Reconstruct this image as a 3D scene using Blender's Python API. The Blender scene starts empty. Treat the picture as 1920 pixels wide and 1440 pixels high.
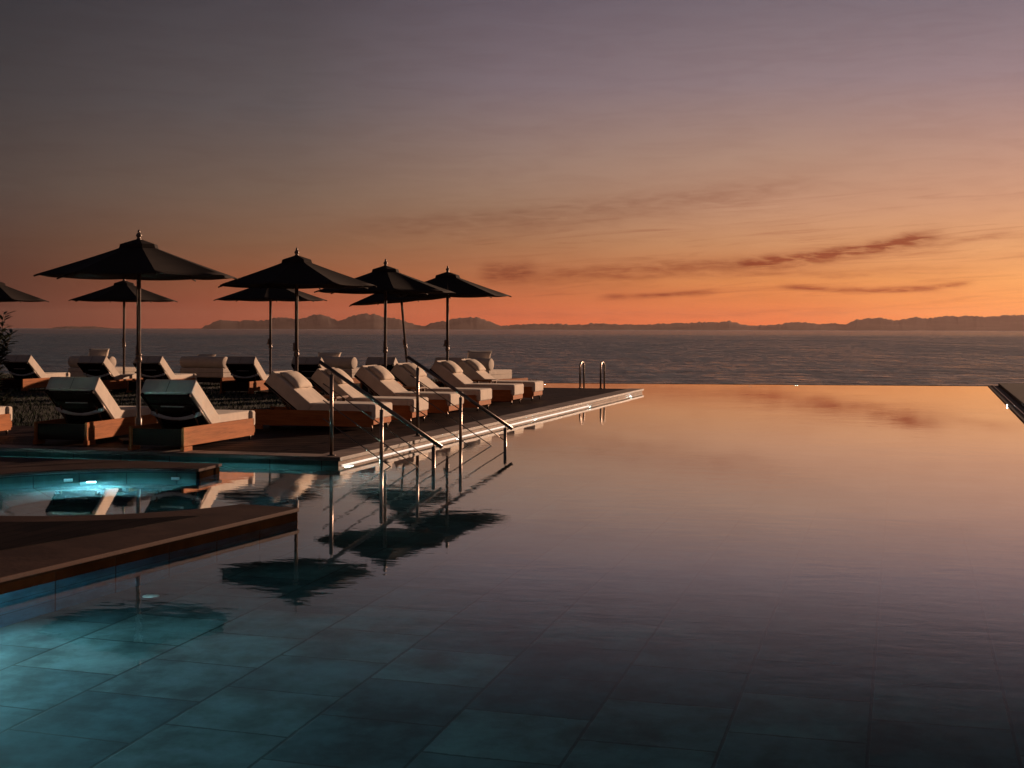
import bpy, bmesh, math, random
from math import sin, cos, tan, pi, radians, sqrt, atan, atan2, degrees
from mathutils import Vector, Matrix

random.seed(11)
SC = bpy.context.scene
COL = SC.collection

# ------------------------------------------------------------------ frame of the terrace
ANG = radians(15.74)                 # heading of the pool edge, right of the view axis
P0 = Vector((-1.87, 15.10, 0.0))     # corner of the sun deck at the water
EX = Vector((cos(ANG), -sin(ANG), 0))    # local x: out over the pool
EY = Vector((sin(ANG), cos(ANG), 0))     # local y: along the pool, away
DECK = 0.10                          # deck height above pool water (z = 0)
FLOOR = -0.85
SEA = -4.0

def W(x, y, z=0.0):
    p = P0 + EX * x + EY * y
    return Vector((p.x, p.y, z))

# ------------------------------------------------------------------ object helpers
def link(o):
    COL.objects.link(o); return o

def tag(o, label=None, cat=None, group=None, kind=None):
    if label: o['label'] = label
    if cat: o['category'] = cat
    if group: o['group'] = group
    if kind: o['kind'] = kind
    return o

def thing(name, label, cat, loc, rz=0.0, group=None):
    o = link(bpy.data.objects.new(name, None))
    o.empty_display_size = 0.2
    o.location = loc; o.rotation_euler = (0, 0, rz)
    return tag(o, label, cat, group)

def dup(root, loc, rz=None, label=None):
    r = link(root.copy()); r.location = loc
    if rz is not None: r.rotation_euler = (0, 0, rz)
    if label: r['label'] = label
    for ch in list(root.children):
        c = link(ch.copy()); c.parent = r
        for g in list(ch.children):
            d = link(g.copy()); d.parent = c
    return r

def poolframe(o):
    o.location = P0; o.rotation_euler = (0, 0, -ANG); return o

class MB:
    def __init__(s): s.bm = bmesh.new()
    def box(s, c, size, rot=None, bevel=0.0, seg=2):
        r = bmesh.ops.create_cube(s.bm, size=1.0)
        vs = r['verts']
        M = Matrix.Translation(Vector(c)) @ (rot.to_4x4() if rot else Matrix.Identity(4)) @ Matrix.Diagonal((*size, 1))
        bmesh.ops.transform(s.bm, matrix=M, verts=vs)
        if bevel > 0:
            es = list({e for v in vs for e in v.link_edges})
            bmesh.ops.bevel(s.bm, geom=es, offset=bevel, segments=seg, profile=0.5, affect='EDGES')
        return s
    def tube(s, pts, r, seg=10, caps=True):
        pts = [Vector(p) for p in pts]; n = len(pts)
        rs = r if isinstance(r, (list, tuple)) else [r] * n
        rings = []; ref = None
        for i, p in enumerate(pts):
            if i == 0: d = pts[1] - p
            elif i == n - 1: d = p - pts[i - 1]
            else: d = (pts[i + 1] - p).normalized() + (p - pts[i - 1]).normalized()
            d.normalize()
            if ref is None:
                ref = Vector((0, 0, 1)) if abs(d.z) < 0.9 else Vector((1, 0, 0))
            a = (ref - d * ref.dot(d)).normalized(); b = d.cross(a); ref = a
            rings.append([s.bm.verts.new(p + (a * cos(2 * pi * k / seg) + b * sin(2 * pi * k / seg)) * rs[i]) for k in range(seg)])
        for i in range(n - 1):
            for k in range(seg):
                f = s.bm.faces.new((rings[i][k], rings[i][(k + 1) % seg], rings[i + 1][(k + 1) % seg], rings[i + 1][k]))
                f.smooth = True
        if caps:
            s.bm.faces.new(rings[0][::-1]); s.bm.faces.new(rings[-1])
        return s
    def lathe(s, prof, seg=16, c=(0, 0, 0)):
        rings = []
        for r, z in prof:
            rings.append([s.bm.verts.new((c[0] + r * cos(2 * pi * k / seg), c[1] + r * sin(2 * pi * k / seg), c[2] + z)) for k in range(seg)])
        for i in range(len(rings) - 1):
            for k in range(seg):
                f = s.bm.faces.new((rings[i][k], rings[i][(k + 1) % seg], rings[i + 1][(k + 1) % seg], rings[i + 1][k]))
                f.smooth = True
        s.bm.faces.new(rings[0][::-1]); s.bm.faces.new(rings[-1])
        return s
    def prism(s, poly, z0, z1):
        lo = [s.bm.verts.new((x, y, z0)) for x, y in poly]
        hi = [s.bm.verts.new((x, y, z1)) for x, y in poly]
        n = len(poly)
        area = sum(poly[i][0] * poly[(i + 1) % n][1] - poly[(i + 1) % n][0] * poly[i][1] for i in range(n))
        if area < 0: lo.reverse(); hi.reverse()
        s.bm.faces.new(lo[::-1]); s.bm.faces.new(hi)
        for i in range(n):
            j = (i + 1) % n
            s.bm.faces.new((lo[i], lo[j], hi[j], hi[i]))
        return s
    def sheet(s, poly, z):
        f = s.bm.faces.new([s.bm.verts.new((x, y, z)) for x, y in poly])
        if f.normal.z < 0: f.normal_flip()
        f.normal_update()
        if f.normal.z < 0: f.normal_flip()
        return s
    def pillow(s, w, h, t, M=None, n=12, pinch=0.06):
        M = M or Matrix.Identity(4)
        grid = {}
        for side in (1, -1):
            for i in range(n + 1):
                for j in range(n + 1):
                    a = -1 + 2 * i / n; b = -1 + 2 * j / n
                    if side == -1 and (i in (0, n) or j in (0, n)):
                        grid[side, i, j] = grid[1, i, j]; continue
                    x = a * w / 2 * (1 - pinch * (1 - b * b)); y = b * h / 2 * (1 - pinch * (1 - a * a))
                    z = side * t / 2 * ((1 - abs(a) ** 2.6) * (1 - abs(b) ** 2.6)) ** 0.55
                    grid[side, i, j] = s.bm.verts.new(M @ Vector((x, y, z)))
        for side in (1, -1):
            for i in range(n):
                for j in range(n):
                    q = [grid[side, i, j], grid[side, i + 1, j], grid[side, i + 1, j + 1], grid[side, i, j + 1]]
                    if side == -1: q.reverse()
                    f = s.bm.faces.new(q); f.smooth = True
        return s
    def smooth(s):
        for f in s.bm.faces: f.smooth = True
        return s
    def build(s, name, mat, parent=None, wn=False, bevel=0.0, solid=0.0):
        bmesh.ops.recalc_face_normals(s.bm, faces=s.bm.faces[:])
        me = bpy.data.meshes.new(name); s.bm.to_mesh(me); s.bm.free()
        me.materials.append(mat)
        o = link(bpy.data.objects.new(name, me))
        if parent: o.parent = parent
        if solid:
            m = o.modifiers.new('Solid', 'SOLIDIFY'); m.thickness = solid; m.offset = -1
        if bevel:
            m = o.modifiers.new('Bevel', 'BEVEL'); m.width = bevel; m.segments = 2; m.limit_method = 'ANGLE'
        if wn:
            m = o.modifiers.new('WN', 'WEIGHTED_NORMAL'); m.keep_sharp = True
        return o

# ------------------------------------------------------------------ node helpers
class NT:
    def __init__(s, tree): s.t = tree
    def n(s, typ, **kw):
        nd = s.t.nodes.new(typ)
        for k, v in kw.items(): setattr(nd, k, v)
        return nd
    def l(s, a, b): s.t.links.new(a, b)
    def math(s, op, a, b=None, c=None, clamp=False):
        nd = s.n('ShaderNodeMath', operation=op); nd.use_clamp = clamp
        for i, v in enumerate((a, b, c)):
            if v is None: continue
            if isinstance(v, (int, float)): nd.inputs[i].default_value = v
            else: s.l(v, nd.inputs[i])
        return nd.outputs[0]
    def smooth(s, v, a, b, lo=0.0, hi=1.0):
        nd = s.n('ShaderNodeMapRange', interpolation_type='SMOOTHSTEP')
        s.l(v, nd.inputs[0])
        for i, q in zip((1, 2, 3, 4), (a, b, lo, hi)): nd.inputs[i].default_value = q
        return nd.outputs[0]
    def lin(s, v, a, b, lo=0.0, hi=1.0):
        nd = s.n('ShaderNodeMapRange'); nd.clamp = True
        s.l(v, nd.inputs[0])
        for i, q in zip((1, 2, 3, 4), (a, b, lo, hi)): nd.inputs[i].default_value = q
        return nd.outputs[0]
    def mix(s, f, a, b, blend='MIX'):
        nd = s.n('ShaderNodeMix', data_type='RGBA', blend_type=blend)
        for i, v in ((0, f), (6, a), (7, b)):
            if isinstance(v, (int, float)): nd.inputs[i].default_value = v
            elif isinstance(v, (tuple, list)): nd.inputs[i].default_value = (*v[:3], 1)
            else: s.l(v, nd.inputs[i])
        return nd.outputs[2]
    def ramp(s, v, stops, interp='LINEAR'):
        nd = s.n('ShaderNodeValToRGB'); cr = nd.color_ramp; cr.interpolation = interp
        while len(cr.elements) < len(stops): cr.elements.new(0.5)
        for e, (p, c) in zip(cr.elements, stops):
            e.position = p; e.color = (*c[:3], 1)
        s.l(v, nd.inputs[0]); return nd.outputs[0]
    def noise(s, vec, scale, detail=4, rough=0.55, dist=0.0):
        nd = s.n('ShaderNodeTexNoise')
        nd.inputs['Scale'].default_value = scale; nd.inputs['Detail'].default_value = detail
        nd.inputs['Roughness'].default_value = rough; nd.inputs['Distortion'].default_value = dist
        if vec is not None: s.l(vec, nd.inputs['Vector'])
        return nd.outputs[0]
    def mapping(s, vec, scale=(1, 1, 1), rot=(0, 0, 0), loc=(0, 0, 0)):
        nd = s.n('ShaderNodeMapping')
        nd.inputs['Scale'].default_value = scale; nd.inputs['Rotation'].default_value = rot; nd.inputs['Location'].default_value = loc
        s.l(vec, nd.inputs['Vector']); return nd.outputs[0]

def new_mat(name):
    m = bpy.data.materials.new(name); m.use_nodes = True
    t = m.node_tree; t.nodes.clear()
    nt = NT(t)
    out = nt.n('ShaderNodeOutputMaterial')
    return m, nt, out

def pbr(name, base, rough=0.6, var=0.25, scale=8.0, stretch=(1, 1, 1), metal=0.0, bump=0.0, bscale=40.0, spec=0.5, sheen=0.0, translucent=None):
    m, nt, out = new_mat(name)
    b = nt.n('ShaderNodeBsdfPrincipled')
    co = nt.n('ShaderNodeTexCoord').outputs['Object']
    v = nt.mapping(co, stretch)
    f = nt.noise(v, scale, 5, 0.6)
    lo = tuple(c * (1 - var) for c in base); hi = tuple(min(1, c * (1 + var)) for c in base)
    c = nt.mix(nt.smooth(f, 0.3, 0.7), lo, hi)
    nt.l(c, b.inputs['Base Color'])
    nt.l(nt.lin(f, 0.2, 0.8, max(0.02, rough * 0.85), min(1, rough * 1.15)), b.inputs['Roughness'])
    b.inputs['Metallic'].default_value = metal
    b.inputs['Specular IOR Level'].default_value = spec
    if sheen: b.inputs['Sheen Weight'].default_value = sheen
    if bump:
        bn = nt.n('ShaderNodeBump'); bn.inputs['Strength'].default_value = bump; bn.inputs['Distance'].default_value = 0.01
        nt.l(nt.noise(v, bscale, 4, 0.6), bn.inputs['Height']); nt.l(bn.outputs[0], b.inputs['Normal'])
    nt.l(b.outputs[0], out.inputs[0])
    return m

def wood_mat(name, base, rough=0.5, axis='Y'):
    m, nt, out = new_mat(name)
    b = nt.n('ShaderNodeBsdfPrincipled')
    co = nt.n('ShaderNodeTexCoord').outputs['Object']
    st = {'X': (0.8, 14, 14), 'Y': (14, 0.8, 14), 'Z': (14, 14, 0.8)}[axis]
    v = nt.mapping(co, st)
    f = nt.noise(v, 2.2, 6, 0.65, 0.6)
    g = nt.noise(v, 9.0, 3, 0.6)
    f2 = nt.math('ADD', nt.math('MULTIPLY', f, 0.7), nt.math('MULTIPLY', g, 0.3))
    c = nt.ramp(f2, [(0.3, tuple(x * 0.5 for x in base)), (0.5, base), (0.72, tuple(min(1, x * 1.4) for x in base))])
    nt.l(c, b.inputs['Base Color']); b.inputs['Roughness'].default_value = rough; b.inputs['Specular IOR Level'].default_value = 0.08
    bn = nt.n('ShaderNodeBump'); bn.inputs['Strength'].default_value = 0.25; bn.inputs['Distance'].default_value = 0.004
    nt.l(f2, bn.inputs['Height']); nt.l(bn.outputs[0], b.inputs['Normal'])
    nt.l(b.outputs[0], out.inputs[0])
    return m

def tile_mat(name, c1, c2, mortar, bw, bh, rough=0.35, offset=0.5, plane='XY', mort=0.01, loc=(0, 0, 0), spec=0.5, mott=0.62):
    m, nt, out = new_mat(name)
    b = nt.n('ShaderNodeBsdfPrincipled')
    co = nt.n('ShaderNodeTexCoord').outputs['Object']
    if plane == 'YX':   # rows across x, running along y
        sp = nt.n('ShaderNodeSeparateXYZ'); nt.l(co, sp.inputs[0])
        cb = nt.n('ShaderNodeCombineXYZ'); nt.l(sp.outputs[1], cb.inputs[0]); nt.l(sp.outputs[0], cb.inputs[1])
        co = cb.outputs[0]
    elif plane == 'SZ':   # side walls: length x+y, height z
        sp = nt.n('ShaderNodeSeparateXYZ'); nt.l(co, sp.inputs[0])
        cb = nt.n('ShaderNodeCombineXYZ'); nt.l(nt.math('ADD', sp.outputs[0], sp.outputs[1]), cb.inputs[0]); nt.l(sp.outputs[2], cb.inputs[1])
        co = cb.outputs[0]
    v = nt.mapping(co, (1, 1, 1), (0, 0, 0), loc)
    br = nt.n('ShaderNodeTexBrick'); br.offset = offset; br.offset_frequency = 2
    br.inputs['Scale'].default_value = 1.0
    br.inputs['Brick Width'].default_value = bw; br.inputs['Row Height'].default_value = bh
    br.inputs['Mortar Size'].default_value = mort; br.inputs['Mortar Smooth'].default_value = 0.3; br.inputs['Bias'].default_value = 0.0
    br.inputs['Color1'].default_value = (*c1, 1); br.inputs['Color2'].default_value = (*c2, 1); br.inputs['Mortar'].default_value = (*mortar, 1)
    nt.l(v, br.inputs['Vector'])
    n1 = nt.noise(co, 2.3, 6, 0.65)
    n2 = nt.noise(co, 14.0, 4, 0.6)
    k = nt.math('MULTIPLY_ADD', nt.smooth(n1, 0.3, 0.72), mott, 0.83 - mott / 2)
    k = nt.math('MULTIPLY', k, nt.math('MULTIPLY_ADD', n2, 0.4, 0.8))
    mul = nt.n('ShaderNodeVectorMath', operation='SCALE'); nt.l(br.outputs[0], mul.inputs[0]); nt.l(k, mul.inputs['Scale'])
    nt.l(mul.outputs[0], b.inputs['Base Color'])
    b.inputs['Roughness'].default_value = rough; b.inputs['Specular IOR Level'].default_value = spec
    bn = nt.n('ShaderNodeBump'); bn.inputs['Strength'].default_value = 0.4; bn.inputs['Distance'].default_value = 0.004; bn.invert = True
    nt.l(br.outputs['Fac'], bn.inputs['Height']); nt.l(bn.outputs[0], b.inputs['Normal'])
    nt.l(b.outputs[0], out.inputs[0])
    return m

def emit_mat(name, col, strength):
    m, nt, out = new_mat(name)
    e = nt.n('ShaderNodeEmission'); e.inputs[0].default_value = (*col, 1); e.inputs[1].default_value = strength
    nt.l(e.outputs[0], out.inputs[0]); return m

def water_mat(name, ripple, tint=(0.49, 0.84, 0.89), layers=((3.2, 0.8), (8.0, 0.30), (20.0, 0.10)), stretch=(0.8, 1.4, 1)):
    m, nt, out = new_mat(name)
    co = nt.n('ShaderNodeTexCoord').outputs['Object']
    v = nt.mapping(co, stretch)
    h = None
    for sc_, am in layers:
        q = nt.math('MULTIPLY', nt.noise(v, sc_, 2, 0.5, 0.3), am)
        h = q if h is None else nt.math('ADD', h, q)
    patch = nt.smooth(nt.noise(co, 0.35, 2, 0.5), 0.38, 0.66, 0.35, 1.3)
    h = nt.math('MULTIPLY', h, patch)
    bn = nt.n('ShaderNodeBump'); bn.inputs['Strength'].default_value = 1.0; bn.inputs['Distance'].default_value = ripple
    nt.l(h, bn.inputs['Height'])
    fr = nt.n('ShaderNodeFresnel'); fr.inputs['IOR'].default_value = 1.333; nt.l(bn.outputs[0], fr.inputs['Normal'])
    gl = nt.n('ShaderNodeBsdfGlossy'); gl.inputs['Color'].default_value = (1, 1, 1, 1); gl.inputs['Roughness'].default_value = 0.012
    nt.l(bn.outputs[0], gl.inputs['Normal'])
    rf = nt.n('ShaderNodeBsdfRefraction'); rf.inputs['IOR'].default_value = 1.333; rf.inputs['Roughness'].default_value = 0.0
    rf.inputs['Color'].default_value = (*tint, 1); nt.l(bn.outputs[0], rf.inputs['Normal'])
    mx = nt.n('ShaderNodeMixShader'); nt.l(nt.ramp(fr.outputs[0], [(0.0, (0, 0, 0)), (0.2, (0.075,) * 3), (0.27, (0.22,) * 3), (0.37, (0.56,) * 3), (0.46, (0.74,) * 3), (0.62, (0.90,) * 3), (1.0, (1, 1, 1))]), mx.inputs[0]); nt.l(rf.outputs[0], mx.inputs[1]); nt.l(gl.outputs[0], mx.inputs[2])
    nt.l(mx.outputs[0], out.inputs[0])
    return m

def sea_mat():
    m, nt, out = new_mat('sea_water')
    geo = nt.n('ShaderNodeTexCoord').outputs['Object']
    h = None
    for sc_, st, am in ((0.05, (0.6, 1, 1), 4.5), (0.30, (0.5, 1, 1), 2.4), (1.0, (0.5, 1, 1), 0.8)):
        q = nt.math('MULTIPLY', nt.noise(nt.mapping(geo, st, (0, 0, 0.12)), sc_, 3, 0.6, 0.2), am)
        h = q if h is None else nt.math('ADD', h, q)
    bn = nt.n('ShaderNodeBump'); bn.inputs['Strength'].default_value = 1.0; bn.inputs['Distance'].default_value = 1.2
    nt.l(h, bn.inputs['Height'])
    b = nt.n('ShaderNodeBsdfPrincipled')
    sk = None
    for st, am in (((0.60, 0.17, 1), 0.46), ((0.16, 0.045, 1), 0.32), ((0.022, 0.006, 1), 0.22)):
        q = nt.math('MULTIPLY', nt.noise(nt.mapping(geo, st, (0, 0, 0.10)), 1.0, 3, 0.6, 0.3), am)
        sk = q if sk is None else nt.math('ADD', sk, q)
    spz = nt.n('ShaderNodeSeparateXYZ'); nt.l(geo, spz.inputs[0])
    far = nt.math('MULTIPLY', nt.smooth(spz.outputs[1], 700, 1900), nt.smooth(spz.outputs[1], 5500, 9000, 1.0, 0.25))
    rg = nt.math('MULTIPLY', nt.lin(sk, 0.36, 0.64, 0.13, 0.46), nt.math('MULTIPLY_ADD', far, -0.42, 1.0))
    nt.l(rg, b.inputs['Roughness'])
    b.inputs['Base Color'].default_value = (0.085, 0.130, 0.175, 1)
    b.inputs['IOR'].default_value = 1.333
    nt.l(bn.outputs[0], b.inputs['Normal'])
    nt.l(b.outputs[0], out.inputs[0])
    return m

M = {}
M['teak'] = wood_mat('teak', (0.34, 0.118, 0.040), 0.7)
M['dark_wood'] = wood_mat('dark_wood', (0.016, 0.008, 0.006), 0.7)
M['table_wood'] = wood_mat('table_wood', (0.10, 0.045, 0.024), 0.55)
M['fabric'] = pbr('cream_fabric', (0.60, 0.52, 0.45), 0.9, 0.09, 5, bump=0.75, bscale=8, spec=0.2, sheen=0.1)
M['pillow'] = pbr('pillow_fabric', (0.62, 0.54, 0.46), 0.9, 0.08, 7, bump=0.7, bscale=10, spec=0.2)
M['seam'] = pbr('seam_thread', (0.22, 0.18, 0.15), 0.9, 0.1, 5)
M['strap'] = pbr('strap_webbing', (0.50, 0.50, 0.50), 0.8, 0.1, 20)
M['canopy'] = pbr('canopy_fabric', (0.032, 0.025, 0.024), 0.95, 0.15, 3, bump=0.15, bscale=30, spec=0.1)
M['pole'] = pbr('dark_pole', (0.13, 0.092, 0.076), 0.38, 0.15, 6, metal=0.35)
M['steel'] = pbr('brushed_steel', (0.22, 0.175, 0.15), 0.32, 0.05, 20, stretch=(1, 1, 6), metal=1.0)
M['cord'] = pbr('cord', (0.12, 0.08, 0.06), 0.8, 0.1, 20)
M['crank'] = pbr('crank_cover', (0.20, 0.12, 0.08), 0.5, 0.1, 20)
M['stone'] = tile_mat('coping_stone', (0.27, 0.195, 0.165), (0.33, 0.245, 0.21), (0.09, 0.065, 0.055), 0.9, 40.0, 0.65, 0.0, 'YX', 0.010)
M['stone_x'] = tile_mat('coping_stone_cross', (0.27, 0.195, 0.165), (0.33, 0.245, 0.21), (0.09, 0.065, 0.055), 0.9, 40.0, 0.65, 0.0, 'XY', 0.010)
M['platform_stone'] = pbr('platform_stone', (0.062, 0.037, 0.032), 0.75, 0.22, 3, bump=0.2, bscale=25, spec=0.08)
M['deck_face'] = tile_mat('deck_face_stone', (0.20, 0.135, 0.10), (0.24, 0.165, 0.125), (0.12, 0.08, 0.06), 0.45, 0.045, 0.7, 0.5, 'SZ', 0.004, (0,0,0), 0.15)
M['dim_green_tile'] = tile_mat('dim_green_wall_tile', (0.022, 0.055, 0.050), (0.045, 0.095, 0.085), (0.008, 0.014, 0.013), 0.62, 0.31, 0.35, 0.0, 'SZ', 0.008, (0.2, 0.25, 0), 0.2)  # wall tile above the waterline, dimness put into its colour
M['lit_teal_tile'] = tile_mat('lit_submerged_teal_tile', (0.10, 0.24, 0.25), (0.18, 0.33, 0.34), (0.03, 0.06, 0.06), 0.62, 0.31, 0.5, 0.0, 'SZ', 0.008, (0.2, 0.25, 0), 0.2)  # same wall tile below water, lamp glow painted in as lighter colour
M['lit_blue_tile'] = tile_mat('lit_submerged_blue_tile', (0.08, 0.30, 0.48), (0.12, 0.40, 0.60), (0.03, 0.10, 0.15), 0.62, 0.31, 0.5, 0.0, 'SZ', 0.008, (0.2, 0.25, 0), 0.2)  # blue underwater light on the platform wall, painted into the tile colour
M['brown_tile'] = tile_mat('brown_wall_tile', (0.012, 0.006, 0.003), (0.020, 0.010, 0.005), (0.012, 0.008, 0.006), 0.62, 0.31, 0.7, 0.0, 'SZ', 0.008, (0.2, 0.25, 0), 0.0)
M['floor_tile'] = tile_mat('pool_floor_tile', (0.026, 0.056, 0.070), (0.080, 0.120, 0.132), (0.016, 0.030, 0.034), 0.60, 0.60, 0.6, 0.45, 'YX', 0.009, (0.15, 0.24, 0), 0.3, 0.95)
M['lit_tub_floor'] = tile_mat('lit_spa_floor_tile', (0.13, 0.24, 0.26), (0.20, 0.31, 0.33), (0.04, 0.07, 0.075), 0.60, 0.60, 0.6, 0.45, 'YX', 0.008, (0.15, 0.24, 0), 0.3)  # floor tile lightened inside the tub to spread the lamp glow
M['boards'] = tile_mat('deck_boards', (0.040, 0.023, 0.020), (0.056, 0.032, 0.027), (0.003, 0.002, 0.002), 2.4, 0.27, 0.6, 0.4, 'XY', 0.035, (0,0,0), 0.03)
M['platform_boards'] = tile_mat('platform_boards', (0.014, 0.009, 0.008), (0.022, 0.014, 0.012), (0.006, 0.004, 0.004), 2.4, 0.14, 0.6, 0.4, 'YX', 0.010, (0,0,0), 0.03)
M['soil'] = pbr('lawn_soil', (0.005, 0.006, 0.003), 0.95, 0.4, 2, bump=0.5, bscale=12)
M['grass'] = pbr('grass_blades', (0.011, 0.024, 0.007), 0.8, 0.8, 1.5, spec=0.2)
M['leaf'] = pbr('shrub_leaf', (0.040, 0.052, 0.026), 0.5, 0.35, 6)
M['bark'] = pbr('shrub_bark', (0.07, 0.05, 0.035), 0.9, 0.3, 12)
M['dark_stone'] = pbr('weir_stone', (0.022, 0.015, 0.012), 0.6, 0.25, 4, spec=0.08)
M['wall_cap'] = pbr('wall_cap_stone', (0.055, 0.035, 0.026), 0.7, 0.2, 3, bump=0.2, bscale=20, spec=0.1)
M['cliff'] = pbr('retaining_wall', (0.12, 0.10, 0.09), 0.9, 0.3, 2)
M['hills'] = pbr('far_hills', (0.10, 0.085, 0.08), 1.0, 0.3, 0.0012, spec=0.0)
M['white'] = pbr('white_plastic', (0.75, 0.75, 0.75), 0.4, 0.05, 8)
M['lamp_cool'] = emit_mat('lamp_cool', (0.72, 1.0, 0.97), 300)
M['lamp_tub'] = emit_mat('lamp_tub', (0.72, 0.92, 1.0), 1700)
M['lamp_floor'] = emit_mat('lamp_floor', (0.76, 1.0, 0.97), 300)
M['lamp_fill'] = emit_mat('lamp_fill', (0.62, 0.96, 1.0), 520)  # emission for the added fill lamp
M['lamp_corner'] = emit_mat('lamp_corner', (0.88, 0.98, 0.92), 750)
M['lamp_white'] = emit_mat('lamp_white', (0.90, 0.96, 1.0), 240)
M['led'] = emit_mat('led_strip_light', (1.0, 0.80, 0.66), 1.2)
M['water'] = water_mat('pool_water', 0.0011)
M['sea'] = sea_mat()

# ------------------------------------------------------------------ sea and hills
def px_az(x): return atan((x - 960) / 2600.0)

mb = MB()
mb.sheet([(-70000, 20), (70000, 20), (70000, 60000), (-70000, 60000)], SEA)
tag(mb.build('sea', M['sea']), kind='structure')

ridge = [(100, 1.5), (125, 4), (150, 3), (175, 4), (200, 1), (215, 0),
         (378, 0), (384, 5), (413, 17), (440, 13), (467, 16), (493, 15), (523, 22), (543, 19), (567, 20), (587, 26), (600, 27.5), (617, 22), (637, 14.5),
         (657, 24), (683, 29), (707, 27), (720, 22), (740, 21), (760, 14.5), (793, 5), (817, 14), (837, 15), (853, 21), (890, 23), (900, 20), (930, 10),
         (940, 7), (965, 7.5), (983, 10), (1026, 10.5), (1053, 10), (1080, 9), (1118, 12), (1162, 10), (1200, 9), (1248, 11), (1290, 13), (1313, 15), (1340, 13), (1367, 16.5), (1400, 8.5),
         (1430, 8.5), (1454, 9.5), (1492, 15.5), (1530, 11.5), (1562, 13), (1584, 9.5), (1606, 19.5), (1625, 21), (1644, 23.5), (1660, 21), (1682, 18.5), (1700, 22),
         (1714, 25), (1741, 22), (1774, 26.5), (1795, 25.5), (1812, 27.5), (1850, 25.5), (1882, 28.5), (1920, 29), (1990, 33), (2080, 27), (2200, 34), (2400, 25), (2700, 30), (3100, 12)]
def ridge_h(x):
    if x <= ridge[0][0] or x >= ridge[-1][0]: return 0.0
    for (a, ha), (b, hb) in zip(ridge, ridge[1:]):
        if a <= x <= b: return ha + (hb - ha) * (x - a) / (b - a)
mb = MB(); rows = []
R0 = 19000.0
x = 90.0
rng = random.Random(3)
while x <= 3100:
    az = px_az(x); h = ridge_h(x)
    hm = h / 2600.0 * R0
    if hm > 0: hm = max(0.0, hm + rng.uniform(-11, 11) * min(1, h / 8))
    col = []
    for dr, k in ((-1700, 0.0), (-1150, 0.30), (-600, 0.62), (-250, 0.86), (0, 1.0), (1500, 0.0)):
        kk = k if k in (0.0, 1.0) else k + 0.08 * sin(x * 0.031 + dr) + 0.04 * sin(x * 0.083 + dr * 2)
        d = (R0 + dr + 150 * sin(x * 0.045 + dr)) / cos(az)
        col.append(mb.bm.verts.new((d * sin(az), d * cos(az), SEA - 3 + (hm + 7) * kk if k else SEA - 3)))
    rows.append(col); x += 3.4
for a, b in zip(rows, rows[1:]):
    for k in range(5):
        mb.bm.faces.new((a[k], b[k], b[k + 1], a[k + 1])).smooth = True
tag(mb.build('hills', M['hills']), kind='structure')

# ------------------------------------------------------------------ pool
RIGHT_FAR = (8.10, 25.3); RIGHT_NEAR = (7.15, -22.0)
FAR_LEFT = (-3.9, 23.4)
o = MB().sheet([(-15, -22), RIGHT_NEAR, RIGHT_FAR, FAR_LEFT, (-3.35, 18.3), (-15, 18.3)], 0.0).build('pool_water', M['water'])
tag(poolframe(o), kind='structure')
o = MB().prism([(-15.2, -22.2), (7.4, -22.2), (8.4, 25.5), (-15.2, 25.5)], FLOOR - 0.25, FLOOR).build('pool_floor', M['floor_tile'])
tag(poolframe(o), kind='structure')
# far overflow edge
def strip(poly_a, poly_b, w0, w1):
    a = Vector(poly_a); b = Vector(poly_b); d = (b - a).normalized(); n = Vector((d.y, -d.x))
    return [tuple(a + n * w0), tuple(b + n * w0), tuple(b + n * w1), tuple(a + n * w1)]
o = MB().prism(strip(RIGHT_FAR, FAR_LEFT, 0.0, 0.07), -1.2, 0.006).build('pool_edge_far', M['dark_stone'])
o.name = 'infinity_edge'; tag(poolframe(o), kind='structure')
# right hand side : weir lip, steel edge, gutter, wall cap
o = MB().prism(strip(RIGHT_NEAR, RIGHT_FAR, 0.0, 0.11), -1.2, 0.022).prism(strip(RIGHT_NEAR, RIGHT_FAR, 0.125, 0.26), -1.2, 0.012).build('pool_gutter', M['dark_stone'])
tag(poolframe(o), kind='structure')
o = MB().prism(strip(RIGHT_NEAR, RIGHT_FAR, 0.11, 0.125), -1.2, 0.034).build('gutter_trim', M['steel'])
tag(poolframe(o), 'thin steel trim running along the overflow gutter at the right pool edge', 'trim')
o = MB().prism(strip(RIGHT_NEAR, RIGHT_FAR, 0.26, 0.92), -4.5, 0.085).build('pool_side_coping', M['wall_cap'], bevel=0.012)
tag(poolframe(o), kind='structure')

# evening haze over the sea and the far hills
m, nt, out = new_mat('haze_air')
pv = nt.n('ShaderNodeVolumePrincipled')
pv.inputs['Color'].default_value = (0.76, 0.55, 0.52, 1); pv.inputs['Anisotropy'].default_value = 0.45; pv.inputs['Density'].default_value = 1.05e-5
nt.l(pv.outputs[0], out.inputs[1])
o = MB().box((0, 12000, 154), (56000, 26000, 320)).build('haze', m)
tag(o, kind='stuff')

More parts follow.
